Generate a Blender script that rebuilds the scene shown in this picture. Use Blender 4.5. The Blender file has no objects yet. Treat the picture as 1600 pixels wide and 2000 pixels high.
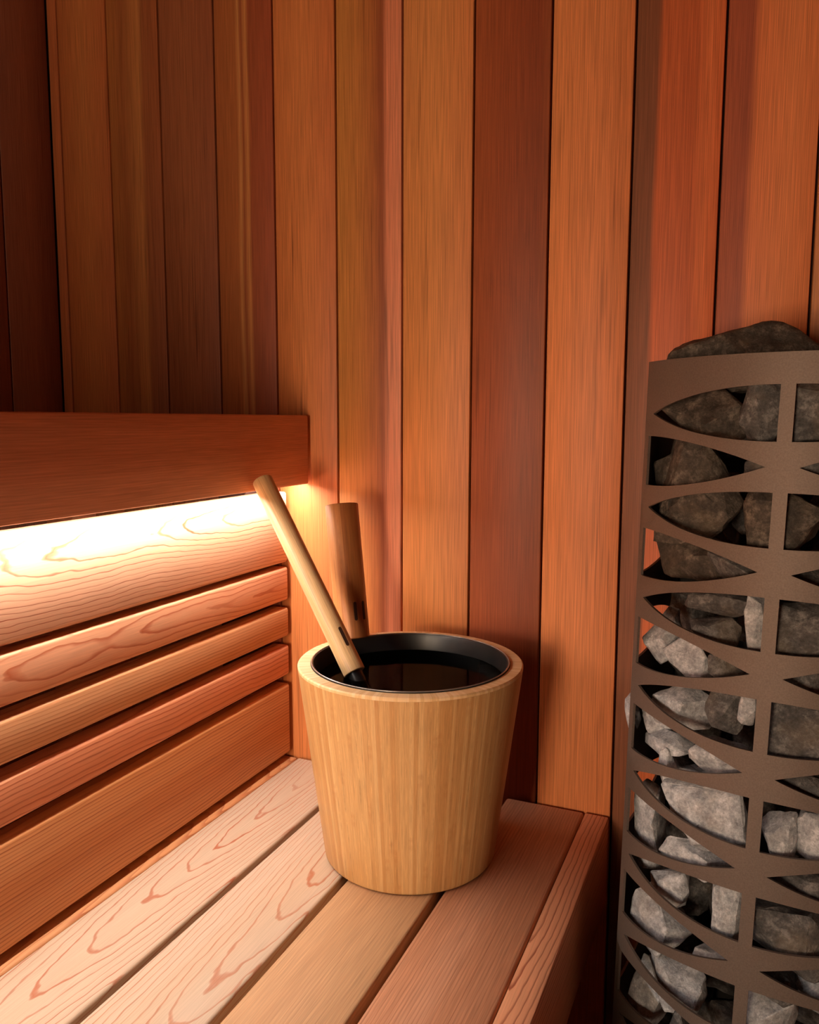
import bpy, bmesh, math, random
from mathutils import Vector, Matrix, noise

# ---------------------------------------------------------------- camera, world, light, exposure
scene = bpy.context.scene
COL = scene.collection
cam_d = bpy.data.cameras.new('camera'); cam = bpy.data.objects.new('camera', cam_d); COL.objects.link(cam)
cam_d.sensor_fit = 'HORIZONTAL'; cam_d.sensor_width = 36.0; cam_d.lens = 36.0 * 1575.25 / 1600.0
cam_d.clip_start = 0.02
yaw, pit, rol = math.radians(23.224), math.radians(6.5066), math.radians(0.138)
fw = Vector((-math.sin(yaw) * math.cos(pit), math.cos(yaw) * math.cos(pit), -math.sin(pit)))
rt = Vector((math.cos(yaw), math.sin(yaw), 0)); up = rt.cross(fw)
r2 = rt * math.cos(rol) + up * math.sin(rol); u2 = -rt * math.sin(rol) + up * math.cos(rol)
CAM = Vector((0.1323, -0.8791, 0.44))
cam.matrix_world = Matrix(((r2.x, u2.x, -fw.x, CAM.x), (r2.y, u2.y, -fw.y, CAM.y), (r2.z, u2.z, -fw.z, CAM.z), (0, 0, 0, 1)))
scene.camera = cam

world = bpy.data.worlds.new('world'); scene.world = world; world.use_nodes = True
bg = world.node_tree.nodes['Background']; bg.inputs[0].default_value = (1.0, 0.93, 0.86, 1); bg.inputs[1].default_value = 0.15
LED_STRENGTH = 104.0
# added warm fill for the upper walls, through a made-up opening behind the viewer
WX0, WX1, WZ0, WZ1 = -0.37, -0.06, 0.05, 0.50
al = bpy.data.lights.new('fill_light', 'AREA'); al.shape = 'RECTANGLE'; al.size = WX1 - WX0; al.size_y = WZ1 - WZ0
al.energy = 22.0; al.color = (1.0, 0.74, 0.50)
alo = bpy.data.objects.new('fill_light', al); COL.objects.link(alo)
alo.location = ((WX0 + WX1) / 2, -2.10, (WZ0 + WZ1) / 2); alo.rotation_euler = (math.radians(90), 0, 0)
scene.cycles.max_bounces = 7; scene.cycles.diffuse_bounces = 3; scene.cycles.use_light_tree = False; scene.cycles.transparent_max_bounces = 6
scene.cycles.use_adaptive_sampling = True; scene.cycles.adaptive_threshold = 0.03
scene.view_settings.view_transform = 'Standard'; scene.view_settings.look = 'None'
scene.view_settings.exposure = 0.0; scene.view_settings.gamma = 1.0; scene.view_settings.use_curve_mapping = False

# room measures (metres; z = 0 is the top of the lower bench, y = 0 the face of the back wall)
XL, XR, YF, ZF, ZC = -0.787, 1.15, -2.05, -0.45, 1.55
PITCH = 0.0856

# ---------------------------------------------------------------- helpers
def lin(r, g, b):
    def c(v):
        v /= 255.0
        return v / 12.92 if v <= 0.04045 else ((v + 0.055) / 1.055) ** 2.4
    return (c(r), c(g), c(b), 1.0)

class NT:
    """small node-tree builder"""
    def __init__(self, name):
        self.m = bpy.data.materials.new(name); self.m.use_nodes = True
        self.t = self.m.node_tree; self.t.nodes.clear()
        self.out = self.t.nodes.new('ShaderNodeOutputMaterial')
    def n(self, typ, **kw):
        nd = self.t.nodes.new(typ)
        for k, v in kw.items(): setattr(nd, k, v)
        return nd
    def link(self, a, b): self.t.links.new(a, b)
    def put(self, sock, v):
        if v is None: return
        if hasattr(v, 'is_output') or hasattr(v, 'links'): self.link(v, sock)
        else: sock.default_value = v
    def math(self, op, a, b=None, c=None, clamp=False):
        nd = self.n('ShaderNodeMath', operation=op, use_clamp=clamp)
        self.put(nd.inputs[0], a); self.put(nd.inputs[1], b)
        if c is not None: self.put(nd.inputs[2], c)
        return nd.outputs[0]
    def comb(self, x, y, z):
        nd = self.n('ShaderNodeCombineXYZ')
        for i, v in enumerate((x, y, z)): self.put(nd.inputs[i], v)
        return nd.outputs[0]
    def noise(self, vec, scale=1.0, detail=2.0, rough=0.5):
        nd = self.n('ShaderNodeTexNoise'); self.put(nd.inputs['Vector'], vec)
        nd.inputs['Scale'].default_value = scale; nd.inputs['Detail'].default_value = detail; nd.inputs['Roughness'].default_value = rough
        return nd.outputs[0]
    def ramp(self, fac, stops, interp='LINEAR'):
        nd = self.n('ShaderNodeValToRGB'); cr = nd.color_ramp; cr.interpolation = interp
        while len(cr.elements) < len(stops): cr.elements.new(0.5)
        for e, (p, c) in zip(cr.elements, stops):
            e.position = p; e.color = c if hasattr(c, '__len__') else (c, c, c, 1)
        self.put(nd.inputs[0], fac)
        return nd.outputs[0]
    def mix(self, fac, a, b, mode='MIX'):
        nd = self.n('ShaderNodeMix', data_type='RGBA', blend_type=mode)
        self.put(nd.inputs[0], fac); self.put(nd.inputs[6], a); self.put(nd.inputs[7], b)
        return nd.outputs[2]
    def pos(self):
        tc = self.n('ShaderNodeTexCoord'); s = self.n('ShaderNodeSeparateXYZ'); self.link(tc.outputs['Object'], s.inputs[0])
        return tc.outputs['Object'], s.outputs
    def bsdf(self, col, rough=0.5, metal=0.0, spec=0.5, bump=None, bstr=0.2, bdist=0.001):
        b = self.n('ShaderNodeBsdfPrincipled')
        self.put(b.inputs['Base Color'], col); self.put(b.inputs['Roughness'], rough)
        b.inputs['Metallic'].default_value = metal; b.inputs['Specular IOR Level'].default_value = spec
        if bump is not None:
            bn = self.n('ShaderNodeBump'); bn.inputs['Strength'].default_value = bstr; bn.inputs['Distance'].default_value = bdist
            self.link(bump, bn.inputs['Height']); self.link(bn.outputs[0], b.inputs['Normal'])
        self.link(b.outputs[0], self.out.inputs[0])
        return self.m

def wood_flat(name, base, line, base2=None, L='Y', W='X', T='Z', cx=0.0, d0=0.05, k=0.0, freq=300.0, warp=0.012, jag=0.4,
              strength=0.85, seed=0.0, rough=0.55, spec=0.3, fine=0.12, late=0.55):
    """flat-sawn plank: growth rings cut by the board's own faces"""
    g = NT(name); vec, s = g.pos(); ax = dict(X=s[0], Y=s[1], Z=s[2])
    w, l, t = ax[W], ax[L], ax[T]
    v1 = g.comb(g.math('MULTIPLY_ADD', w, 14.0, seed), g.math('MULTIPLY_ADD', l, 4.0, seed * 1.7), g.math('MULTIPLY', t, 14.0))
    n1 = g.noise(v1, 1.0, 1.0); n1 = g.math('SUBTRACT', n1, 0.5)
    v2 = g.comb(g.math('MULTIPLY_ADD', w, 9.0, seed + 31), g.math('MULTIPLY_ADD', l, 6.0, seed), g.math('MULTIPLY', t, 9.0))
    n2 = g.math('SUBTRACT', g.noise(v2, 1.0, 1.0), 0.5)
    v3 = g.comb(g.math('MULTIPLY_ADD', w, 120.0, seed), g.math('MULTIPLY', l, 45.0), g.math('MULTIPLY', t, 120.0))
    n3 = g.math('SUBTRACT', g.noise(v3, 1.0, 1.0), 0.5)
    a = g.math('SUBTRACT', g.math('MULTIPLY_ADD', n1, warp, w), cx)
    b = g.math('ADD', g.math('MULTIPLY_ADD', l, k, t), g.math('MULTIPLY_ADD', n2, warp * 1.3, d0))
    r = g.math('SQRT', g.math('ADD', g.math('MULTIPLY', a, a), g.math('MULTIPLY', b, b)))
    ring = g.math('MULTIPLY_ADD', n3, jag, g.math('MULTIPLY', r, freq))
    fr = g.math('FRACT', ring)
    inten = g.ramp(fr, [(0.0, 0.0), (late, 0.10), (0.86, 0.8), (0.92, 1.0), (0.97, 0.7), (1.0, 0.0)])
    wn = g.n('ShaderNodeTexWhiteNoise', noise_dimensions='1D'); g.link(g.math('FLOOR', ring), wn.inputs['W'])
    inten = g.math('MULTIPLY', inten, g.math('MULTIPLY_ADD', wn.outputs[0], 0.55, 0.45))
    vs = g.comb(g.math('MULTIPLY_ADD', w, 30.0, seed), g.math('MULTIPLY', l, 1.4), g.math('MULTIPLY', t, 30.0))
    lo = g.ramp(g.noise(vs, 1.0, 1.0), [(0.35, 0.0), (0.65, 1.0)])
    col = g.mix(lo, base, base2 or base)
    col = g.mix(g.math('MULTIPLY', inten, strength), col, line)
    vf = g.comb(g.math('MULTIPLY', w, 900.0), g.math('MULTIPLY', l, 22.0), g.math('MULTIPLY', t, 900.0))
    fi = g.noise(vf, 1.0, 1.0, 0.65)
    col = g.mix(1.0, col, g.ramp(fi, [(0.25, 1.0 - fine), (0.75, 1.0 + fine * 0.4)]), 'MULTIPLY')
    h = g.math('SUBTRACT', fi, g.math('MULTIPLY', inten, 0.6))
    return g.bsdf(col, rough, 0.0, spec)

def wood_straight(name, stops, seed=0.0, width=PITCH, L='Z', W='X', streak=0.35, dark=(84, 30, 14), lines=0.32, rough=0.5, spec=0.35, wob=0.05):
    """edge-grained plank: colour bands across the width, hair-fine grain along it"""
    g = NT(name); vec, s = g.pos(); ax = dict(X=s[0], Y=s[1], Z=s[2]); w, l = ax[W], ax[L]
    v0 = g.comb(g.math('MULTIPLY_ADD', w, 12.0, seed), g.math('MULTIPLY_ADD', l, 2.2, seed), seed)
    wobn = g.math('SUBTRACT', g.noise(v0, 1.0, 1.0, 0.6), 0.5)
    v1 = g.comb(g.math('MULTIPLY_ADD', w, 90.0, seed), g.math('MULTIPLY_ADD', l, 3.0, seed * 2), 0.0)
    n1 = g.math('SUBTRACT', g.noise(v1, 1.0, 1.0, 0.6), 0.5)
    u = g.math('ADD', g.math('MULTIPLY_ADD', w, 1.0 / width, 0.5), g.math('ADD', g.math('MULTIPLY', wobn, wob * 2), g.math('MULTIPLY', n1, wob)))
    col = g.ramp(u, [(p, lin(*c)) for p, c in stops])
    # long pencil streaks
    v2 = g.comb(g.math('MULTIPLY_ADD', w, 210.0, seed * 3 + 7), g.math('MULTIPLY_ADD', l, 5.0, seed), 3.0)
    st = g.ramp(g.noise(v2, 1.0, 2.0, 0.65), [(0.56, 0.0), (0.74, 1.0)])
    v2b = g.comb(g.math('MULTIPLY_ADD', w, 18.0, seed * 5 + 1), g.math('MULTIPLY_ADD', l, 1.6, seed), 9.0)
    pt = g.ramp(g.noise(v2b, 1.0, 1.0), [(0.45, 0.0), (0.68, 1.0)])
    col = g.mix(g.math('MULTIPLY', g.math('MULTIPLY', st, pt), streak), col, lin(*dark))
    # growth lines
    ln = g.math('SINE', g.math('MULTIPLY', g.math('ADD', w, g.math('MULTIPLY', wobn, 0.010)), 3600.0))
    v3 = g.comb(g.math('MULTIPLY', w, 1100.0), g.math('MULTIPLY', l, 14.0), seed)
    fi = g.noise(v3, 1.0, 1.0, 0.7)
    f2 = g.math('MULTIPLY_ADD', ln, 0.05, fi)
    col = g.mix(1.0, col, g.ramp(f2, [(0.25, 1.0 - lines), (0.75, 1.0 + lines * 0.4)]), 'MULTIPLY')
    return g.bsdf(col, rough, 0.0, spec)

def obj(name, mesh, mat=None, parent=None, loc=(0, 0, 0), smooth=None):
    o = bpy.data.objects.new(name, mesh); COL.objects.link(o); o.location = loc
    if mat is not None:
        mesh.materials.clear(); mesh.materials.append(mat)
    if parent is not None: o.parent = parent
    if smooth is not None:
        mesh.polygons.foreach_set('use_smooth', [True] * len(mesh.polygons)); mesh.set_sharp_from_angle(angle=math.radians(smooth))
    return o

def empty(name, loc=(0, 0, 0)):
    o = bpy.data.objects.new(name, None); COL.objects.link(o); o.location = loc; o.empty_display_size = 0.05
    return o

def tag(o, label=None, cat=None, group=None, kind=None):
    if label: o['label'] = label
    if cat: o['category'] = cat
    if group: o['group'] = group
    if kind: o['kind'] = kind
    return o

def box_mesh(name, sx, sy, sz, bev=0.0, seg=2):
    bm = bmesh.new(); bmesh.ops.create_cube(bm, size=1.0)
    bmesh.ops.scale(bm, vec=(sx, sy, sz), verts=bm.verts)
    if bev > 0: bmesh.ops.bevel(bm, geom=list(bm.edges), offset=bev, segments=seg, profile=0.5, affect='EDGES')
    me = bpy.data.meshes.new(name); bm.to_mesh(me); bm.free()
    return me

def box(name, x0, x1, y0, y1, z0, z1, mat, parent=None, bev=0.0, seg=2, base=(0, 0, 0)):
    me = box_mesh(name, x1 - x0, y1 - y0, z1 - z0, bev, seg)
    return obj(name, me, mat, parent, ((x0 + x1) / 2 - base[0], (y0 + y1) / 2 - base[1], (z0 + z1) / 2 - base[2]), 40 if bev else None)

def lathe(name, prof, seg=96, closed=True):
    vs, fs = [], []; n = len(prof)
    for i in range(seg):
        a = 2 * math.pi * i / seg
        for r, z in prof: vs.append((r * math.cos(a), r * math.sin(a), z))
    for i in range(seg):
        j = (i + 1) % seg
        for q in range(n if closed else n - 1):
            p = (q + 1) % n
            fs.append((i * n + q, j * n + q, j * n + p, i * n + p))
    me = bpy.data.meshes.new(name); me.from_pydata(vs, [], fs)
    bm = bmesh.new(); bm.from_mesh(me); bmesh.ops.remove_doubles(bm, verts=bm.verts, dist=1e-6)
    bmesh.ops.recalc_face_normals(bm, faces=bm.faces); bm.to_mesh(me); bm.free()
    return me

def frame_z(d):
    """rotation that takes +Z to direction d"""
    return Vector((0, 0, 1)).rotation_difference(Vector(d)).to_matrix().to_4x4()

# ---------------------------------------------------------------- materials shared by the room
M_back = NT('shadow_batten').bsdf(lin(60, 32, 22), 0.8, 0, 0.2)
g = NT('plain_cedar'); v, s = g.pos()
fi = g.noise(g.comb(g.math('MULTIPLY', s[0], 60.0), g.math('MULTIPLY', s[1], 60.0), g.math('MULTIPLY', s[2], 3.0)), 1.0, 4.0)
M_plain = g.bsdf(g.ramp(fi, [(0.3, lin(150, 84, 52)), (0.7, lin(190, 118, 76))]), 0.6, 0, 0.3)
g = NT('stone_floor'); v, s = g.pos()
M_floor = g.bsdf(g.ramp(g.noise(v, 9.0, 5.0), [(0.3, lin(150, 138, 126)), (0.7, lin(186, 172, 158))]), 0.7, 0, 0.3, g.noise(v, 60.0, 4.0), 0.2, 0.002)

# ---------------------------------------------------------------- the room
wb = box('wall_back', XL - 0.05, XR + 0.05, 0.010, 0.05, ZF, ZC, M_back); tag(wb, 'cedar plank wall behind the bucket and heater', kind='structure')
wbc = Vector(wb.location)
O1, O2, O3 = (214, 138, 84), (204, 124, 70), (190, 110, 62)
DK, RD, PK = (132, 66, 42), (176, 88, 58), (226, 140, 104)
WALL = [
    [(0, (206, 120, 70)), (1, (190, 104, 60))],
    [(0, (196, 112, 62)), (0.5, (206, 126, 70)), (1, (196, 110, 60))],
    [(0, (186, 114, 60)), (0.3, (168, 98, 54)), (0.62, (196, 126, 70)), (0.7, (160, 92, 52)), (1, (166, 92, 52))],
    [(0, (158, 92, 58)), (0.5, (164, 96, 60)), (1, (154, 86, 54))],
    [(0, (172, 98, 54)), (0.38, (176, 102, 56)), (0.43, (206, 138, 80)), (0.48, (160, 84, 48)), (0.56, (206, 134, 76)), (0.61, (160, 82, 48)), (1, (166, 82, 50))],
    [(0, (208, 122, 68)), (0.5, (214, 130, 74)), (1, (204, 116, 66))],
    [(0, (204, 134, 68)), (0.35, (200, 126, 66)), (0.6, (182, 106, 58)), (0.72, (158, 84, 50)), (0.80, (224, 136, 98)), (1, (230, 142, 104))],
    [(0, (220, 142, 82)), (0.5, (224, 146, 84)), (1, (216, 132, 76))],
    [(0, (166, 86, 48)), (0.5, (154, 76, 42)), (0.85, (144, 70, 40)), (1, (160, 84, 48))],
    [(0, (226, 140, 84)), (0.5, (222, 136, 82)), (1, (214, 126, 74))],
    [(0, (128, 78, 52)), (0.27, (136, 80, 54)), (0.33, (198, 100, 56)), (0.7, (192, 96, 54)), (0.85, (216, 116, 68)), (1, (208, 106, 60))],
    [(0, (170, 88, 58)), (0.27, (160, 82, 56)), (0.36, (218, 124, 74)), (0.7, (224, 134, 82)), (1, (218, 126, 76))],
    [(0, (200, 126, 72)), (1, (196, 120, 70))],
    [(0, (206, 118, 72)), (1, (190, 100, 62))], [(0, (170, 90, 58)), (1, (184, 100, 62))], [(0, (216, 130, 78)), (1, (208, 124, 74))],
]
x = -0.7688 - PITCH; i = 0
while x < XR:
    x0, x1 = max(x, XL), min(x + PITCH, XR)
    if x1 - x0 > 0.004:
        c = WALL[i] if i < len(WALL) else random.Random(i).choice(WALL[5:16])
        m = wood_straight('cedar_wall_%d' % i, c, seed=1.3 + i * 2.7, streak=0.8 if i in (2, 4, 6, 8) else 0.6, wob=0.05)
        me = box_mesh('plank', x1 - x0 - 0.0022, 0.014, ZC - ZF, 0.0014, 2)
        p = obj('plank', me, m, wb, ((x0 + x1) / 2 - wbc.x, 0.007 - wbc.y, (ZF + ZC) / 2 - wbc.z), 40)
    x += PITCH; i += 1

wl = box('wall_left', XL - 0.05, XL - 0.010, YF, 0.0, ZF, ZC, M_back); tag(wl, 'dark cedar plank wall behind the upper bench', kind='structure')
wlc = Vector(wl.location)
LW = [[(0, (160, 104, 80)), (0.5, (172, 112, 84)), (1, (150, 98, 76))], [(0, (176, 112, 82)), (1, (160, 102, 78))], [(0, (150, 100, 78)), (1, (168, 108, 82))]]
LM = [wood_straight('cedar_left_%d' % q, LW[q], seed=50 + q * 3.1, L='Z', W='Y', streak=0.4) for q in range(3)]
me_lp = [box_mesh('plank', 0.014, PITCH - 0.0022, ZC - ZF, 0.0014, 2) for q in range(3)]
for q in range(3): me_lp[q].materials.append(LM[q])
y = 0.0; i = 0
while y > YF + 0.02:
    obj('plank', me_lp[i % 3], None, wl, (XL - 0.007 - wlc.x, y - PITCH / 2 - wlc.y, (ZF + ZC) / 2 - wlc.z), 40)
    y -= PITCH; i += 1
tag(box('floor', XL - 0.05, XR + 0.05, YF - 0.05, 0.05, ZF - 0.05, ZF, M_floor), 'stone floor under the benches', kind='structure')
tag(box('ceiling', XL - 0.05, XR + 0.05, YF - 0.05, 0.05, ZC, ZC + 0.04, M_plain), 'cedar ceiling above the benches', kind='structure')
tag(box('wall_right', XR, XR + 0.04, YF, 0.0, ZF, ZC, M_plain), 'cedar wall beyond the heater', kind='structure')
# wall behind the viewer, with a low opening added for the fill light
wf = tag(box('wall_front', XL, WX0, YF - 0.04, YF, ZF, ZC, M_plain), 'cedar wall with the added low fill-light opening', kind='structure')
wfc = Vector(wf.location)
box('wall_panel', WX1, XR, YF - 0.04, YF, ZF, ZC, M_plain, wf, base=wfc)
box('lintel', WX0, WX1, YF - 0.04, YF, WZ1, ZC, M_plain, wf, base=wfc)
box('sill', WX0, WX1, YF - 0.04, YF, ZF, WZ0, M_plain, wf, base=wfc)
g = NT('fill_pane_glass'); gl = g.n('ShaderNodeBsdfGlossy'); gl.inputs['Roughness'].default_value = 0.02
tr = g.n('ShaderNodeBsdfTransparent'); fr = g.n('ShaderNodeFresnel'); mx = g.n('ShaderNodeMixShader')
g.link(fr.outputs[0], mx.inputs[0]); g.link(tr.outputs[0], mx.inputs[1]); g.link(gl.outputs[0], mx.inputs[2]); g.link(mx.outputs[0], g.out.inputs[0])
M_glass = g.m
tag(box('fill_pane_1', WX0, WX1, YF - 0.026, YF - 0.020, WZ0, WZ1, M_glass), 'clear pane in the added low fill-light opening', kind='structure')  # pane invented along with the opening that lets the fill in

# ---------------------------------------------------------------- upper bench
ub = tag(empty('upper_bench', (-0.58, -0.9, 0.4456)), 'reddish cedar upper bench with a broad front board above the light strip', 'bench')
ubc = Vector(ub.location)
M_fas = wood_flat('cedar_front_board', lin(228, 166, 134), lin(176, 100, 70), lin(214, 148, 116), L='Y', W='Z', T='X', cx=0.25, d0=0.02, k=0.0, freq=420, warp=0.01, strength=0.35, seed=3.0, fine=0.2, rough=0.5)
YB = -1.75
box('front_board', -0.3912, -0.379, YB, -0.006, 0.3605, 0.4456, M_fas, ub, 0.0022, 2, ubc)
M_ub = wood_flat('cedar_upper_seat', lin(196, 124, 80), lin(160, 84, 50), lin(184, 112, 72), cx=0.02, d0=0.06, freq=260, seed=8.0)
xx = -0.3925
for q in range(4):
    box('seat_board', xx - 0.090, xx, YB, -0.006, 0.4176, 0.4446, M_ub, ub, 0.003, 2, ubc); xx -= 0.096
for yy in (-0.10, -0.90, -1.66):
    box('support_batten', XL + 0.002, -0.3920, yy - 0.02, yy + 0.02, 0.372, 0.4174, M_plain, ub, 0.001, 1, ubc)
    box('support_leg', -0.7, -0.655, yy - 0.02, yy + 0.02, ZF, 0.3718, M_plain, ub, 0.001, 1, ubc)

# ---------------------------------------------------------------- slatted riser
sr = tag(empty('slatted_riser', (-0.42, -0.9, 0.0)), 'riser of five spaced cedar slats rising behind the lower bench', 'slat panel')
src = Vector(sr.location)
SL = [  # z0, z1, material
    (0.2603, 0.3500, wood_flat('cedar_slat_bold', lin(234, 180, 144), lin(158, 62, 26), lin(230, 172, 136), W='Z', T='X', cx=0.026, d0=0.0475, k=-0.05, freq=255, warp=0.012, seed=2.0, strength=1.0, late=0.80, jag=0.6)),
    (0.2112, 0.2540, wood_flat('cedar_slat_swirl', lin(226, 162, 124), lin(176, 76, 32), lin(222, 154, 114), W='Z', T='X', cx=0.0, d0=0.0305, k=-0.05, freq=210, warp=0.018, seed=7.4, strength=0.9, late=0.68, jag=0.45)),
    (0.1641, 0.2012, wood_flat('cedar_slat_fine', lin(224, 168, 122), lin(150, 70, 30), lin(206, 142, 94), W='Z', T='X', cx=-0.10, d0=0.03, k=0.02, freq=330, warp=0.008, seed=11.0, strength=0.9)),
    (0.1130, 0.1520, wood_flat('cedar_slat_wavy', lin(228, 154, 114), lin(158, 66, 34), lin(220, 142, 100), W='Z', T='X', cx=-0.045, d0=0.0, k=0.03, freq=250, warp=0.012, seed=15.0, strength=0.95, late=0.62)),
    (0.0083, 0.1008, wood_flat('cedar_slat_broad', lin(216, 150, 98), lin(136, 58, 24), lin(206, 134, 80), W='Z', T='X', cx=-0.16, d0=0.05, k=0.01, freq=300, warp=0.010, seed=21.0, strength=0.95)),
]
for z0, z1, m in SL:
    box('slat', -0.434, -0.410, YB, -0.0075, z0, z1, m, sr, 0.0035, 3, src)
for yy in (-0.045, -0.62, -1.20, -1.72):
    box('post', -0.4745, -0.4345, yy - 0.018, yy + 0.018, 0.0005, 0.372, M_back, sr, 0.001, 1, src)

# ---------------------------------------------------------------- light strip
ls = tag(empty('led_strip', (-0.404, -0.9, 0.366)), 'glowing white light strip hidden under the front board of the upper bench', 'light strip')
lsc = Vector(ls.location)
g = NT('led_diffuser'); em = g.n('ShaderNodeEmission'); em.inputs[0].default_value = (1.0, 0.95, 0.87, 1); em.inputs[1].default_value = LED_STRENGTH
g.link(em.outputs[0], g.out.inputs[0]); M_led = g.m
M_alu = NT('aluminium_channel').bsdf(lin(170, 170, 170), 0.4, 1.0)
box('channel', -0.4030, -0.3918, YB + 0.02, -0.012, 0.3640, 0.3690, M_alu, ls, base=lsc)
box('diffuser', -0.4025, -0.3925, YB + 0.02, -0.012, 0.3620, 0.3639, M_led, ls, base=lsc)

# ---------------------------------------------------------------- lower bench
lb = tag(empty('lower_bench', (-0.2, -0.9, 0.0)), 'pale cedar lower bench of long planks that the bucket stands on', 'bench')
lbc = Vector(lb.location)
BD = [
    (-0.4650, -0.4026, wood_flat('cedar_seat_rear', lin(218, 156, 108), lin(160, 78, 44), lin(208, 142, 94), cx=0.016, d0=-0.02, k=0.06, freq=420, warp=0.010, seed=30.0, strength=0.8)),
    (-0.4016, -0.3122, wood_flat('cedar_seat_cathedral', lin(210, 184, 158), lin(176, 78, 32), lin(206, 176, 148), cx=-0.004, d0=0.0633, k=-0.071, freq=235, warp=0.008, seed=33.3, strength=0.9, late=0.82, jag=0.55)),
    (-0.3055, -0.2178, wood_flat('cedar_seat_pale', lin(212, 188, 164), lin(182, 94, 48), lin(208, 180, 152), cx=0.020, d0=0.062, k=-0.07, freq=225, warp=0.010, seed=40.1, strength=0.8, late=0.80, jag=0.55)),
    (-0.2110, -0.1248, wood_flat('cedar_seat_tan', lin(206, 162, 120), lin(174, 120, 80), lin(196, 150, 108), cx=-0.22, d0=0.05, k=0.0, freq=330, warp=0.008, seed=44.0, strength=0.4, fine=0.2)),
    (-0.1182, -0.0276, wood_flat('cedar_seat_rose', lin(218, 164, 130), lin(150, 84, 54), lin(208, 150, 114), cx=-0.16, d0=0.04, k=0.0, freq=340, warp=0.008, seed=48.5, strength=0.6, fine=0.24)),
]
for x0, x1, m in BD:
    box('seat_board', x0, x1, YB, -0.0035, -0.027, 0.0, m, lb, 0.0032, 3, lbc)
M_lf = wood_flat('cedar_lower_front', lin(246, 184, 142), lin(146, 52, 24), lin(240, 172, 130), cx=-0.02, d0=-0.09, k=0.03, freq=260, warp=0.010, seed=52.0, strength=0.9, late=0.7)
box('front_board', -0.0266, 0.0, YB, -0.0035, -0.100, 0.0, M_lf, lb, 0.0022, 2, lbc)
for yy in (-0.10, -0.90, -1.66):
    box('support_batten', -0.465, -0.0268, yy - 0.02, yy + 0.02, -0.072, -0.0272, M_plain, lb, 0.001, 1, lbc)
    box('support_leg', -0.10, -0.055, yy - 0.02, yy + 0.02, ZF, -0.0722, M_plain, lb, 0.001, 1, lbc)
    box('support_leg', -0.44, -0.395, yy - 0.02, yy + 0.02, ZF, -0.0722, M_plain, lb, 0.001, 1, lbc)

# ---------------------------------------------------------------- bucket
def bamboo(name, n=92, tones=None, axis_round=True, stretch=1.0, mult=1.0):
    g = NT(name); vec, s = g.pos()
    ang = g.math('ARCTAN2', s[1], s[0])
    u = g.math('MULTIPLY', ang, n / (2 * math.pi))
    jit = g.math('MULTIPLY', g.math('SUBTRACT', g.noise(g.comb(g.math('MULTIPLY', u, 0.9), 0.0, 5.0), 1.0, 1.0), 0.5), 1.6)
    u = g.math('ADD', u, jit); cell = g.math('FLOOR', u)
    wn = g.n('ShaderNodeTexWhiteNoise', noise_dimensions='1D'); g.link(cell, wn.inputs['W'])
    col = g.ramp(wn.outputs[0], tones or [(0.0, lin(200, 148, 92)), (0.35, lin(210, 162, 106)), (0.8, lin(214, 168, 112)), (1.0, lin(224, 182, 128))])
    fib = g.noise(g.comb(g.math('MULTIPLY', u, 7.0), g.math('MULTIPLY', s[2], 26.0 * stretch), cell), 1.0, 4.0, 0.7)
    col = g.mix(1.0, col, g.ramp(fib, [(0.3, 0.66 * mult), (0.6, 1.04 * mult)]), 'MULTIPLY')
    fine = g.noise(g.comb(g.math('MULTIPLY', u, 26.0), g.math('MULTIPLY', s[2], 60.0 * stretch), 1.0), 1.0, 3.0, 0.7)
    col = g.mix(1.0, col, g.ramp(fine, [(0.3, 0.8), (0.7, 1.06)]), 'MULTIPLY')
    # joints between strips and the nodes of the cane
    edge = g.math('FRACT', u)
    col = g.mix(g.ramp(edge, [(0.0, 0.35), (0.06, 0.0), (0.95, 0.0), (1.0, 0.35)]), col, lin(150, 92, 44))
    wn2 = g.n('ShaderNodeTexWhiteNoise', noise_dimensions='1D'); g.link(g.math('ADD', cell, 0.37), wn2.inputs['W'])
    ph = g.math('FRACT', g.math('ADD', g.math('MULTIPLY', s[2], 3.4 * stretch), g.math('MULTIPLY', wn2.outputs[0], 7.0)))
    wob = g.math('MULTIPLY_ADD', g.math('SUBTRACT', g.noise(g.comb(g.math('MULTIPLY', u, 5.0), g.math('MULTIPLY', s[2], 300.0), 2.0), 1.0, 2.0), 0.5), 0.03, ph)
    nd = g.ramp(wob, [(0.0, 0.0), (0.47, 0.0), (0.49, 0.7), (0.505, 0.1), (0.515, 0.8), (0.53, 0.0)])
    col = g.mix(g.math('MULTIPLY', nd, 0.32), col, lin(160, 98, 50))
    return g.bsdf(col, 0.42, 0, 0.4, fine, 0.06, 0.0004)

BX, BY, BR, BH, BB = -0.178, -0.1527, 0.1126, 0.1996, 0.0872
M_bam = bamboo('bamboo_strips', 160)
bk = tag(empty('sauna_bucket', (BX, BY, 0.0002)), 'tapered bamboo sauna bucket with black liner standing on the bench', 'bucket')
prof = [(0.0, 0.002), (BB - 0.006, 0.0), (BB - 0.002, 0.0012), (BB, 0.004)]
prof += [(BB + (BR - BB) * t, 0.004 + (BH - 0.0075) * t) for t in (0.25, 0.5, 0.75, 1.0)]
prof += [(0.0995, BH - 0.0035), (0.0775, 0.010), (0.0, 0.010)]
obj('body', lathe('body', prof, 128), M_bam, bk, (0, 0, 0), 35)
g = NT('bamboo_rim'); vec, s = g.pos(); ang = g.math('MULTIPLY', g.math('ARCTAN2', s[1], s[0]), 34.0)
wn = g.n('ShaderNodeTexWhiteNoise', noise_dimensions='1D'); g.link(g.math('FLOOR', ang), wn.inputs['W'])
rim_n = g.noise(g.comb(g.math('MULTIPLY', ang, 2.0), 0.0, 0.0), 1.0, 3.0, 0.7)
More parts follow.
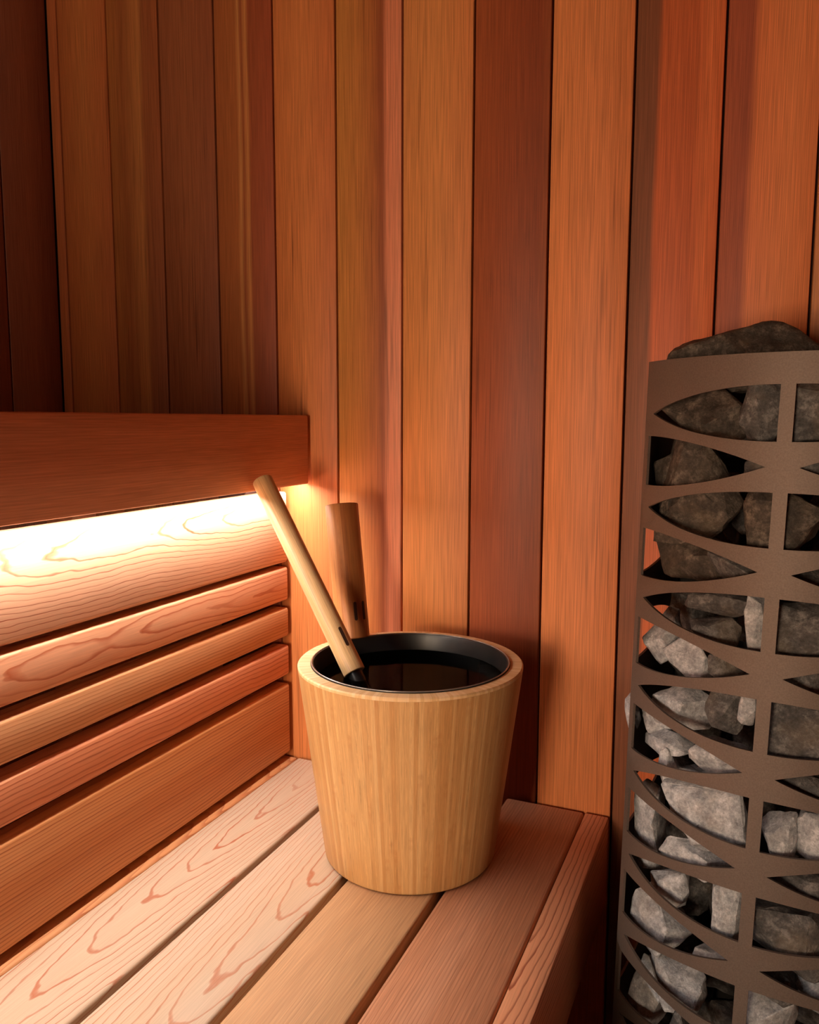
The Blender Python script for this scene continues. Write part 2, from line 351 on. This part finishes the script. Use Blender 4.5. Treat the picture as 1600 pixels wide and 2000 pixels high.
rc = g.mix(1.0, g.ramp(wn.outputs[0], [(0, lin(222, 178, 124)), (0.5, lin(232, 190, 138)), (1, lin(240, 206, 160))]), g.ramp(rim_n, [(0.3, 0.85), (0.7, 1.04)]), 'MULTIPLY')
M_rim = g.bsdf(rc, 0.5, 0, 0.35)
obj('rim', lathe('rim', [(BR, BH - 0.0034), (BR + 0.0001, BH - 0.0012), (BR - 0.0012, BH), (0.1002, BH), (0.0994, BH - 0.0008), (0.0994, BH - 0.0034)], 128), M_rim, bk, (0, 0, 0), 35)
g = NT('black_liner'); vec, s = g.pos()
M_liner = g.bsdf(lin(30, 29, 29), g.math('MULTIPLY_ADD', g.noise(vec, 40.0, 4.0), 0.2, 0.26), 0, 0.5)
lo = obj('liner', lathe('liner', [(0.0992, BH - 0.003), (0.0992, BH + 0.0006), (0.0984, BH + 0.0012), (0.0972, BH + 0.0006), (0.0962, BH - 0.003), (0.0945, BH - 0.020), (0.0765, 0.016), (0.072, 0.012), (0.0, 0.012), (0.0, 0.0102), (0.0772, 0.0102)], 128), M_liner, bk, (0, 0, 0), 40)
M_lip = NT('liner_lip').bsdf(lin(150, 148, 146), 0.22, 0.6, 0.6)
obj('lip', lathe('lip', [(0.0988 + 0.0007 * math.cos(a * math.pi / 4), BH + 0.0011 + 0.0006 * math.sin(a * math.pi / 4)) for a in range(8)], 128), M_lip, bk, (0, 0, 0), 60)
# handle that rises from the back of the rim
HB = Vector((-0.2720, -0.0955, BH - 0.0015)); HT = Vector((-0.2960, -0.0760, 0.3452)); HD = HT - HB; HL = HD.length; HR = 0.0186
M_han = bamboo('bamboo_handle', 15, [(0.0, lin(150, 90, 48)), (0.35, lin(190, 124, 70)), (0.7, lin(204, 146, 90)), (1.0, lin(216, 172, 124))], stretch=0.6)
hm = lathe('handle', [(0, 0), (HR - 0.001, 0), (HR, 0.001), (HR, HL - 0.0015), (HR - 0.0005, HL - 0.0005), (HR - 0.0015, HL), (0, HL)], 48)
hd = obj('handle', hm, M_han, bk, (0, 0, 0), 35)
hd.matrix_local = Matrix.Translation(HB - Vector((BX, BY, 0.0002))) @ frame_z(HD)
def slot_mesh(w, h, r, cyl):
    """a recessed dark pin slot wrapped on a cylinder of radius cyl, its middle at the origin, facing -Y"""
    bm = bmesh.new(); pts = []
    for k in range(9): a = math.pi * k / 8; pts.append((w * math.cos(a), h + w * math.sin(a)))
    for k in range(9): a = math.pi + math.pi * k / 8; pts.append((w * math.cos(a), -h + w * math.sin(a)))
    fr_, bk_ = [], []
    for x, z in pts:
        a = x / cyl
        fr_.append(bm.verts.new((cyl * 1.012 * math.sin(a), -cyl * 1.012 * math.cos(a), z))); bk_.append(bm.verts.new((cyl * 0.9 * math.sin(a), -cyl * 0.9 * math.cos(a), z)))
    n = len(pts); bm.faces.new(fr_); bm.faces.new(bk_[::-1])
    for k in range(n): bm.faces.new((fr_[k], bk_[k], bk_[(k + 1) % n], fr_[(k + 1) % n]))
    me = bpy.data.meshes.new('slot'); bm.to_mesh(me); bm.free()
    return me
M_slot = NT('dark_pin').bsdf(lin(58, 38, 28), 0.6, 0, 0.3)
def facing(d, p):
    """angle about the local Z (after frame_z(d)) that turns local -Y to the room side where the pins show"""
    v = frame_z(d).inverted().to_3x3() @ (Vector((0.13, -0.88, 0.44)) - p); return math.atan2(v.x, -v.y)
af = facing(HD, HB)
for da in (0.28, 0.85):
    sl = obj('slot', slot_mesh(0.0018, 0.0085, 0, HR), M_slot, hd, (0, 0, 0.030)); sl.rotation_euler[2] = af + da

# water
g = NT('dark_water'); tr = g.n('ShaderNodeBsdfTransparent'); tr.inputs[0].default_value = (0.5, 0.52, 0.52, 1)
gl = g.n('ShaderNodeBsdfGlossy'); gl.inputs['Roughness'].default_value = 0.06; gl.inputs[0].default_value = (0.16, 0.16, 0.16, 1)
fr = g.n('ShaderNodeFresnel'); fr.inputs[0].default_value = 1.33; mx = g.n('ShaderNodeMixShader')
g.link(fr.outputs[0], mx.inputs[0]); g.link(tr.outputs[0], mx.inputs[1]); g.link(gl.outputs[0], mx.inputs[2]); g.link(mx.outputs[0], g.out.inputs[0])
wt = obj('water', lathe('water', [(0.0, 0.1835), (0.0932, 0.1835), (0.0772, 0.020), (0.0, 0.020)], 96), g.m, None, (BX, BY, 0.0), 40)
tag(wt, 'still dark water filling the black liner of the bucket', 'water')

# ---------------------------------------------------------------- ladle
LT = Vector((-0.3662, -0.1290, 0.3740)); LBm = Vector((-0.2270, -0.1800, 0.1886)); LD = LT - LBm; LL = LD.length; LR = 0.0113
ld = tag(empty('ladle', LBm), 'bamboo-handled ladle leaning from the bucket against the upper bench', 'ladle')
M_lad = bamboo('bamboo_pole', 9, [(0.0, lin(220, 178, 126)), (0.5, lin(230, 192, 142)), (1.0, lin(238, 206, 160))], stretch=0.5)
lh = obj('handle', lathe('handle', [(0, 0), (LR - 0.0006, 0), (LR, 0.0006), (LR * 1.0, LL - 0.0015), (LR - 0.0005, LL - 0.0005), (LR - 0.0015, LL), (0, LL)], 40), M_lad, ld, (0, 0, 0), 35)
lh.matrix_local = frame_z(LD)
sl = obj('slot', slot_mesh(0.0018, 0.0090, 0, LR), M_slot, lh, (0, 0, 0.036)); sl.rotation_euler[2] = facing(LD, LBm) + 0.55
M_blk = NT('black_ladle_metal').bsdf(lin(34, 33, 33), 0.35, 0.2, 0.5)
stm = obj('stem', lathe('stem', [(0, -0.118), (0.0065, -0.118), (0.0072, -0.1), (0.0078, 0.0), (0, 0.0)], 24), M_blk, ld, (0, 0, 0), 35)
stm.matrix_local = frame_z(LD)
bc = LBm - LD.normalized() * 0.118
bp = [(0.0, -0.022), (0.012, -0.0195), (0.022, -0.012), (0.027, 0.0), (0.028, 0.004), (0.0265, 0.004), (0.0255, 0.0), (0.0205, -0.011), (0.011, -0.018), (0.0, -0.0205)]
obj('bowl', lathe('bowl', bp, 40), M_blk, ld, Vector((-0.0245, 0.022, -0.006)) + bc - LBm, 35)

# ---------------------------------------------------------------- heater
HCX, HCY, HRAD, HTX, HTY, HZ = 0.1755, -0.0964, 0.1495, 0.0209, -0.0065, 0.44
S0, PER, HF, HTOP = 0.0056, 0.0388, 0.0205, 0.0487
TH_E, TH_FL, TH_TL, TH_TR, TH_B1 = -1.060, -1.010, -0.968, -0.232, -0.2015
MIR = -0.168                                  # plane of symmetry of the bowed front
NROW = 21; SIDE = 0.145
bdir = Vector((-math.sin(MIR), math.cos(MIR), 0))
def hp(q, s):
    """point of the casing: q = distance along its outline from the mirror rib (negative to the left), s = height above z 0.44"""
    lim = HRAD * (MIR - TH_E); a = max(-lim, min(lim, q)); th = MIR + a / HRAD
    P = Vector((HCX + HRAD * math.sin(th), HCY - HRAD * math.cos(th), 0))
    P += bdir * (abs(q) - abs(a))
    return Vector((P.x + HTX * s, P.y + HTY * s, HZ + s))
def leaf(vv, odd):
    """half height of a cut-out at vv (0 = outer rib, 1 = mirror rib)"""
    t = (1 - vv) if odd else vv
    return HF * max(0.0, 1 - t ** 2.0)
def casing_mesh():
    verts, faces, idx = [], [], {}
    def V(q, s):
        key = (round(q, 6), round(s, 6))
        if key not in idx: idx[key] = len(verts); verts.append(hp(q, s))
        return idx[key]
    def quad(a, b, c, d):
        f = []
        for v in (a, b, c, d):
            if v not in f: f.append(v)
        if len(f) > 2: faces.append(f)
    sbot = S0 - (NROW - 1) * PER - HF - 0.03
    qB = HRAD * (TH_B1 - MIR); qA = HRAD * (TH_FL - MIR); qE = HRAD * (TH_E - MIR)
    qS = qE - 0.010; qS2 = qE - SIDE + 0.010; qEnd = qE - SIDE
    vt = (TH_TL - TH_FL) / (TH_B1 - TH_FL)
    N = 26
    def column(q0, q1, rows, mirror):
        # q0 carries the flats of even rows, q1 the flats of odd rows
        vs = [0.0] + [vt + (1 - 2 * vt) * k / N for k in range(N + 1)] + [1.0]
        prev = None
        for v in vs:
            tt = (v - vt) / (1 - vt); te = v / (1 - vt)
            col = [(HTOP)]
            for r in range(NROW):
                odd = r % 2 == 0
                c = S0 - r * PER
                if odd: h = 0.0 if v < vt else HF * (1 - ((1 - tt) ** 2.1))
                else: h = 0.0 if te > 1 else HF * (1 - te ** 2.1)
                if rows is not None and r not in rows: h = 0.0
                col += [c + h, c - h]
            col.append(sbot)
            q = q0 + (q1 - q0) * v
            cur = (q, col)
            if prev:
                for b in range(0, len(col), 2):
                    quad(V(prev[0] * mirror, prev[1][b]), V(prev[0] * mirror, prev[1][b + 1]), V(q * mirror, col[b + 1]), V(q * mirror, col[b]))
            prev = cur
    def rib(q0, q1, odd_open, steps=3):
        # odd_open: the row parity whose flats end on this rib
        ss = [HTOP]
        for r in range(NROW):
            c = S0 - r * PER; o = (r % 2 == 0) == odd_open
            ss += [c + HF, c - HF] if o else [c]
        ss.append(sbot)
        for k in range(steps):
            a, b = q0 + (q1 - q0) * k / steps, q0 + (q1 - q0) * (k + 1) / steps
            for j in range(len(ss) - 1): quad(V(a, ss[j]), V(a, ss[j + 1]), V(b, ss[j + 1]), V(b, ss[j]))
    for mir in (1, -1):
        column(qA, qB, None, mir)
        column(qS, qS2, (3, 5, 9, 13, 17), mir)
        rib(qE * mir, qA * mir, False, 2); rib(qS * mir, qE * mir, False, 1); rib(qEnd * mir, qS2 * mir, True, 1)
    rib(qB, -qB, True, 4)
    me = bpy.data.meshes.new('casing'); me.from_pydata(verts, [], faces)
    bm = bmesh.new(); bm.from_mesh(me); bmesh.ops.recalc_face_normals(bm, faces=bm.faces)
    bm.normal_update()
    ref = hp(0, 0) - Vector((HCX, HCY, HZ)); tot = sum(f.normal.dot(Vector((f.calc_center_median().x - 0.18, f.calc_center_median().y + 0.09, 0))) * f.calc_area() for f in bm.faces)
    if tot < 0: bmesh.ops.reverse_faces(bm, faces=bm.faces)
    bmesh.ops.solidify(bm, geom=list(bm.faces), thickness=0.0022)
    bm.to_mesh(me); bm.free()
    return me
g = NT('bronze_steel'); vec, s = g.pos()
sp = g.noise(vec, 900.0, 2.0)
M_steel = g.bsdf(g.ramp(sp, [(0.3, lin(100, 87, 80)), (0.7, lin(112, 98, 90))]), 0.58, 0.45, 0.4, sp, 0.05, 0.0003)
M_dark = NT('sooty_steel').bsdf(lin(34, 32, 31), 0.6, 0.3, 0.4)
he = tag(empty('sauna_heater', (HCX - 0.02, HCY, ZF)), 'bronze steel tower heater with leaf-shaped cut-outs, filled with grey stones', 'heater')
hec = Vector(he.location)
cs = obj('casing', casing_mesh(), M_steel, he, -hec, 30)
def slab(name, q0, q1, s0, s1, thick, inset, mat):
    """straight panel between two outline points"""
    A, B = hp(q0, s0), hp(q1, s0); A2, B2 = hp(q0, s1), hp(q1, s1); n = bdir * thick; o = -bdir * inset
    vs = [p + o for p in (A, B, B2, A2)] + [p + o + n for p in (A, B, B2, A2)]
    me = bpy.data.meshes.new(name); me.from_pydata(vs, [], [(0, 1, 2, 3), (7, 6, 5, 4), (0, 4, 5, 1), (1, 5, 6, 2), (2, 6, 7, 3), (3, 7, 4, 0)])
    return obj(name, me, mat, he, -hec)
sb = S0 - (NROW - 1) * PER - HF - 0.03; qq = HRAD * (MIR - TH_E) + SIDE
slab('back_panel', -qq, qq, sb, HTOP, 0.002, 0.0005, M_dark)
# base plinth on the floor and heating rods inside
pc = hp(0, sb) + bdir * 0.105
bm = bmesh.new(); ring = [hp(-qq + 2 * qq * k / 40, sb) for k in range(41)]
vt_ = [bm.verts.new((p.x, p.y, p.z)) for p in ring]; vb_ = [bm.verts.new((p.x, p.y, ZF)) for p in ring]
bm.faces.new(vt_); bm.faces.new(vb_[::-1])
for k in range(41): j = (k + 1) % 41; bm.faces.new((vt_[k], vb_[k], vb_[j], vt_[j]))
bmesh.ops.recalc_face_normals(bm, faces=bm.faces)
me = bpy.data.meshes.new('base'); bm.to_mesh(me); bm.free(); obj('base', me, M_dark, he, -hec)
for k, (dx, dy) in enumerate(((-0.055, 0.172), (0.0, 0.172), (0.055, 0.172))):
    side = Vector((bdir.y, -bdir.x, 0)); p0 = hp(0, sb) + bdir * dy + side * dx; ln = HTOP - sb - 0.10
    me = lathe('heating_rod', [(0, 0), (0.005, 0), (0.005, ln), (0, ln + 0.004)], 12)
    o = obj('heating_rod', me, M_dark, he, p0 - hec, 40); o.rotation_euler = frame_z((HTX, HTY, 1)).to_euler()

# ---------------------------------------------------------------- stones
def stone_mat(name, c0, c1, c2):
    g = NT(name); vec, s = g.pos(); oi = g.n('ShaderNodeObjectInfo')
    off = g.n('ShaderNodeVectorMath', operation='ADD'); g.link(vec, off.inputs[0]); g.link(oi.outputs['Location'], off.inputs[1])
    a = g.noise(off.outputs[0], 90.0, 7.0, 0.75); b = g.noise(off.outputs[0], 420.0, 5.0, 0.75); c = g.noise(off.outputs[0], 28.0, 3.0)
    col = g.ramp(a, [(0.28, c0), (0.5, c1), (0.72, c2)])
    col = g.mix(1.0, col, g.ramp(b, [(0.3, 0.6), (0.55, 1.0), (0.75, 1.35)]), 'MULTIPLY')
    col = g.mix(g.ramp(c, [(0.55, 0.0), (0.7, 0.35)]), col, lin(120, 104, 84))
    h = g.math('ADD', a, g.math('MULTIPLY', b, 0.45))
    return g.bsdf(col, g.ramp(b, [(0.3, 0.75), (0.7, 0.5)]), 0, 0.4, h, 0.7, 0.0025)
M_st = stone_mat('grey_stone', lin(112, 114, 118), lin(170, 172, 177), lin(226, 226, 228))
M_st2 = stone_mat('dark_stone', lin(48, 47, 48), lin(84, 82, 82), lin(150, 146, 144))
M_st3 = stone_mat('brown_shaded_stone', lin(42, 37, 34), lin(72, 64, 57), lin(136, 124, 112))  # darker, browner copy for upper stones: their weaker, warm light put in colour
def rock_mesh(seed, w, d, h, boxy=3.2):
    rnd = random.Random(seed); bm = bmesh.new()
    for k in range(15):
        p = Vector((rnd.gauss(0, 1), rnd.gauss(0, 1), rnd.gauss(0, 1))); nn = sum(abs(c) ** boxy for c in p) ** (1 / boxy)
        p *= rnd.uniform(0.88, 1.0) / nn
        bm.verts.new(p)
    bmesh.ops.convex_hull(bm, input=list(bm.verts))
    for v in [v for v in bm.verts if not v.link_faces]: bm.verts.remove(v)
    mn = [min(v.co[i] for v in bm.verts) for i in range(3)]; mxx = [max(v.co[i] for v in bm.verts) for i in range(3)]
    sc = (w, d, h)
    for v in bm.verts: v.co = Vector([((v.co[i] - mn[i]) / (mxx[i] - mn[i]) - 0.5) * sc[i] for i in range(3)])
    bmesh.ops.bevel(bm, geom=list(bm.edges), offset=min(sc) * 0.028, segments=1, profile=0.6, affect='EDGES')
    bmesh.ops.triangulate(bm, faces=bm.faces)
    for _ in range(2):
        lim = max(sc) * 0.16
        es = [e for e in bm.edges if e.calc_length() > lim]
        if es: bmesh.ops.subdivide_edges(bm, edges=es, cuts=1); bmesh.ops.triangulate(bm, faces=bm.faces)
    bm.normal_update(); am = min(sc) * 0.055
    off = Vector((seed * 1.37, seed * 0.71, seed * 2.1))
    for v in bm.verts:
        v.co += v.normal * am * (noise.noise(v.co * 70 + off) + 0.6 * noise.noise(v.co * 180 + off))
    me = bpy.data.meshes.new('stone'); bm.to_mesh(me); bm.free()
    return me
STONES = [
    # x, y, z, width, depth, height, tone, label
    (0.0850, -0.1840, 0.4448, 0.0690, 0.0386, 0.0429, 2, 'brown-shaded stone behind the topmost left leaf opening of the heater'),
    (0.1349, -0.2204, 0.4466, 0.0312, 0.0300, 0.0453, 1, 'dark upright stone beside the middle rib in the topmost left opening'),
    (0.1715, -0.2267, 0.4467, 0.0386, 0.0300, 0.0471, 1, 'dark stone behind the topmost right opening of the heater'),
    (0.0850, -0.1740, 0.3836, 0.0790, 0.0555, 0.0820, 2, 'tall mottled brown-shaded stone filling the second and third left openings'),
    (0.1412, -0.2223, 0.4052, 0.0331, 0.0300, 0.0259, 1, 'small dark stone at the point of the second left opening'),
    (0.1542, -0.2206, 0.3650, 0.0512, 0.0384, 0.0496, 2, 'brown-shaded stone behind the middle rib at the third row of openings'),
    (0.1778, -0.2266, 0.4060, 0.0369, 0.0300, 0.0259, 1, 'dark stone behind the second right opening of the heater'),
    (0.0840, -0.1838, 0.3300, 0.0600, 0.0373, 0.0350, 2, 'wedge-shaped brown-shaded stone in the fourth left opening'),
    (0.1211, -0.2152, 0.3251, 0.0388, 0.0300, 0.0285, 1, 'dark rounded stone at the point of the fourth left opening'),
    (0.1748, -0.2260, 0.3225, 0.0395, 0.0300, 0.0215, 1, 'dark flat stone behind the fourth right opening'),
    (0.1102, -0.2100, 0.2972, 0.0525, 0.0300, 0.0210, 1, 'long dark stone along the top of the fifth left opening'),
    (0.1401, -0.2218, 0.2851, 0.0170, 0.0300, 0.0441, 0, 'narrow pale stone beside the rib in the fifth left opening'),
    (0.1074, -0.2087, 0.2730, 0.0350, 0.0300, 0.0220, 1, 'small dark stone at the bottom of the fifth left opening'),
    (0.1735, -0.2227, 0.2831, 0.0481, 0.0361, 0.0458, 1, 'large dark stone behind the fifth right opening'),
    (0.0613, -0.1649, 0.2516, 0.0325, 0.0300, 0.0467, 0, 'dark grey stone at the outer edge of the sixth left opening'),
    (0.0868, -0.1942, 0.2473, 0.0405, 0.0304, 0.0380, 0, 'bright grey peaked stone in the sixth left opening'),
    (0.1193, -0.2147, 0.2479, 0.0233, 0.0300, 0.0221, 1, 'small dark stone near the point of the sixth left opening'),
    (0.0774, -0.1819, 0.1995, 0.0531, 0.0360, 0.0400, 0, 'broad pale stone in the seventh left opening'),
    (0.1177, -0.2140, 0.2144, 0.0268, 0.0300, 0.0357, 1, 'dark block as shaded right face of the pale stone in the seventh left opening'),  # shaded face of the neighbouring pale stone, made as a separate dark block
    (0.1366, -0.2207, 0.2198, 0.0127, 0.0300, 0.0230, 0, 'tiny pale stone against the rib in the seventh left opening'),
    (0.1771, -0.2255, 0.2436, 0.0443, 0.0300, 0.0260, 1, 'dark stone behind the sixth right opening'),
    (0.1748, -0.2191, 0.2011, 0.0560, 0.0420, 0.0467, 1, 'large dark veined stone behind the seventh right opening'),
    (0.0695, -0.1779, 0.1660, 0.0490, 0.0300, 0.0180, 0, 'flat grey stone at the outer edge of the eighth left opening'),
    (0.0750, -0.1847, 0.1386, 0.0230, 0.0300, 0.0500, 0, 'upright grey stone spanning the eighth and ninth left openings'),
    (0.1165, -0.2137, 0.1709, 0.0434, 0.0300, 0.0262, 0, 'grey stone at the point of the eighth left opening'),
    (0.1119, -0.2012, 0.1195, 0.0648, 0.0486, 0.0510, 0, 'large square grey stone filling the ninth left opening'),
    (0.1784, -0.2248, 0.1603, 0.0520, 0.0300, 0.0279, 1, 'dark stone behind the eighth right opening'),
    (0.1614, -0.2245, 0.1183, 0.0261, 0.0300, 0.0419, 0, 'upright grey stone beside the rib in the ninth right opening'),
    (0.1915, -0.2229, 0.1245, 0.0350, 0.0300, 0.0388, 0, 'pale pinkish stone at the frame edge in the ninth right opening'),
    (0.0579, -0.1638, 0.0915, 0.0321, 0.0300, 0.0504, 0, 'pale rounded stone at the outer edge of the tenth left opening'),
    (0.1008, -0.2062, 0.0800, 0.0520, 0.0300, 0.0230, 0, 'rough grey stone in the middle of the tenth left opening'),
    (0.0565, -0.1628, 0.0499, 0.0194, 0.0300, 0.0176, 0, 'small pale stone at the point of the eleventh left opening'),
    (0.0782, -0.1893, 0.0382, 0.0345, 0.0300, 0.0371, 0, 'pale angular stone in the eleventh left opening'),
    (0.1291, -0.2185, 0.0443, 0.0223, 0.0300, 0.0478, 0, 'upright pale stone beside the rib in the eleventh left opening'),
    (0.1796, -0.2240, 0.0834, 0.0590, 0.0300, 0.0236, 1, 'dark stone behind the tenth right opening'),
    (0.1788, -0.2158, 0.0363, 0.0683, 0.0456, 0.0506, 1, 'large dark stone behind the eleventh right opening'),
    (0.0735, -0.1717, -0.0049, 0.0550, 0.0453, 0.0576, 0, 'largest pale stone in the twelfth left opening'),
    (0.1206, -0.2158, 0.0052, 0.0260, 0.0300, 0.0142, 0, 'small pale stone at the point of the twelfth left opening'),
    (0.0825, -0.1904, -0.0446, 0.0522, 0.0354, 0.0393, 0, 'pale sloping stone in the thirteenth left opening'),
    (0.1661, -0.2240, -0.0004, 0.0322, 0.0300, 0.0177, 1, 'small dark stone at the point of the twelfth right opening'),
    (0.1986, -0.2198, -0.0032, 0.0358, 0.0300, 0.0322, 0, 'grey stone at the frame edge in the twelfth right opening'),
    (0.0610, -0.1719, -0.0791, 0.0405, 0.0303, 0.0605, 0, 'grey stone in the lowest left opening in view'),
    (0.0640, -0.1600, 0.3930, 0.0300, 0.0300, 0.0400, 2, 'small brown-shaded stone at the outer edge of the second left opening'),
    (0.0600, -0.1650, 0.1790, 0.0260, 0.0280, 0.0240, 0, 'small grey stone at the outer edge of the eighth left opening'),
    (0.0950, -0.2033, -0.0708, 0.0193, 0.0300, 0.0298, 1, 'small dark stone at the bottom of the frame in the left column'),
    (0.1621, -0.2237, -0.0356, 0.0362, 0.0300, 0.0415, 0, 'grey stone at the bottom of the frame right of the rib'),
]
for k, (x, y, z, w, d, h, t, lab) in enumerate(STONES):
    me = rock_mesh(k + 1, w * 1.15, d, h * 1.15, 9.0 if w > 0.058 else 3.2)
    rr = math.hypot(x - HCX - HTX * (z - HZ), y - HCY - HTY * (z - HZ)); pull = 1 - (0.006 if x < 0.09 else 0.003) / rr
    x, y = HCX + (x - HCX) * pull, HCY + (y - HCY) * pull
    o = obj('stone', me, (M_st, M_st2, M_st3)[t], None, (x, y, z), 24)
    th = math.atan2(x - HCX, HCY - y); o.rotation_euler = (0, 0, th * 0.8)
    tag(o, lab, 'stone', 'stones inside the heater')
o = obj('stone', rock_mesh(77, 0.0150, 0.030, 0.040), M_st, None, (0.0400, -0.150, 0.1765), 32); o.rotation_euler = (0, 0, 0.1)
tag(o, 'pale stone chip poking out past the left edge of the heater', 'stone', 'stones inside the heater')
# the stone that lies on top, its ridge rising to the right
bm = bmesh.new()
for p in ((-0.072, -0.030, -0.030), (-0.078, 0.02, -0.03), (-0.070, -0.022, 0.004), (-0.064, 0.015, 0.010), (-0.03, -0.03, 0.013), (-0.02, 0.02, 0.020), (0.020, -0.012, 0.0262), (0.036, -0.010, 0.0262),
          (0.036, 0.016, 0.026), (0.062, -0.02, 0.008), (0.066, 0.02, 0.006), (0.085, -0.02, -0.006), (0.09, 0.02, -0.012), (0.08, -0.03, -0.03), (0.085, 0.03, -0.03), (0.0, -0.035, -0.03), (0.0, 0.035, -0.03), (0.0, -0.036, 0.0)):
    bm.verts.new(p)
bmesh.ops.convex_hull(bm, input=list(bm.verts))
for v in [v for v in bm.verts if not v.link_faces]: bm.verts.remove(v)
bmesh.ops.bevel(bm, geom=list(bm.edges), offset=0.0018, segments=1, affect='EDGES'); bmesh.ops.triangulate(bm, faces=bm.faces)
for _ in range(3):
    es = [e for e in bm.edges if e.calc_length() > 0.009]
    if es: bmesh.ops.subdivide_edges(bm, edges=es, cuts=1); bmesh.ops.triangulate(bm, faces=bm.faces)
bm.normal_update()
for v in bm.verts: v.co += v.normal * 0.0022 * (noise.noise(v.co * 55) + 0.6 * noise.noise(v.co * 150))
me = bpy.data.meshes.new('stone'); bm.to_mesh(me); bm.free()
o = obj('stone', me, M_st3, None, (0.119, -0.148, 0.4935), 32); o.scale = (0.83, 0.95, 1.0)
tag(o, 'long brown-shaded stone lying on top of the heater', 'stone', 'stones inside the heater')
# stones packed deeper inside the casing, dim behind the front ones
sd = Vector((bdir.y, -bdir.x, 0)); rnd = random.Random(5)
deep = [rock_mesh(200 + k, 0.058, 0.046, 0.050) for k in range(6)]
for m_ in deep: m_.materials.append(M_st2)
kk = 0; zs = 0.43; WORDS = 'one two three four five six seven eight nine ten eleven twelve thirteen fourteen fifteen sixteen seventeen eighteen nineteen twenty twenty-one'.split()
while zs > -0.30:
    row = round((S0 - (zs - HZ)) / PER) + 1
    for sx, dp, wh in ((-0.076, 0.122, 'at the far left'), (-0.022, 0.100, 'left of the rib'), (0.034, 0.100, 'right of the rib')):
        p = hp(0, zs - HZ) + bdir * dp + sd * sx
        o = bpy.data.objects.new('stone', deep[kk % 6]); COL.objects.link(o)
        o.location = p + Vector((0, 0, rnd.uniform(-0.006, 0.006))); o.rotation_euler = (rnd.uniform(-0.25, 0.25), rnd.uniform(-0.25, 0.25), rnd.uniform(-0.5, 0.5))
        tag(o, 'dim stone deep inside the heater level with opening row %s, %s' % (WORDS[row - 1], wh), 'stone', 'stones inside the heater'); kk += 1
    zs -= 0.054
for m_ in deep:
    m_.polygons.foreach_set('use_smooth', [True] * len(m_.polygons)); m_.set_sharp_from_angle(angle=math.radians(32))
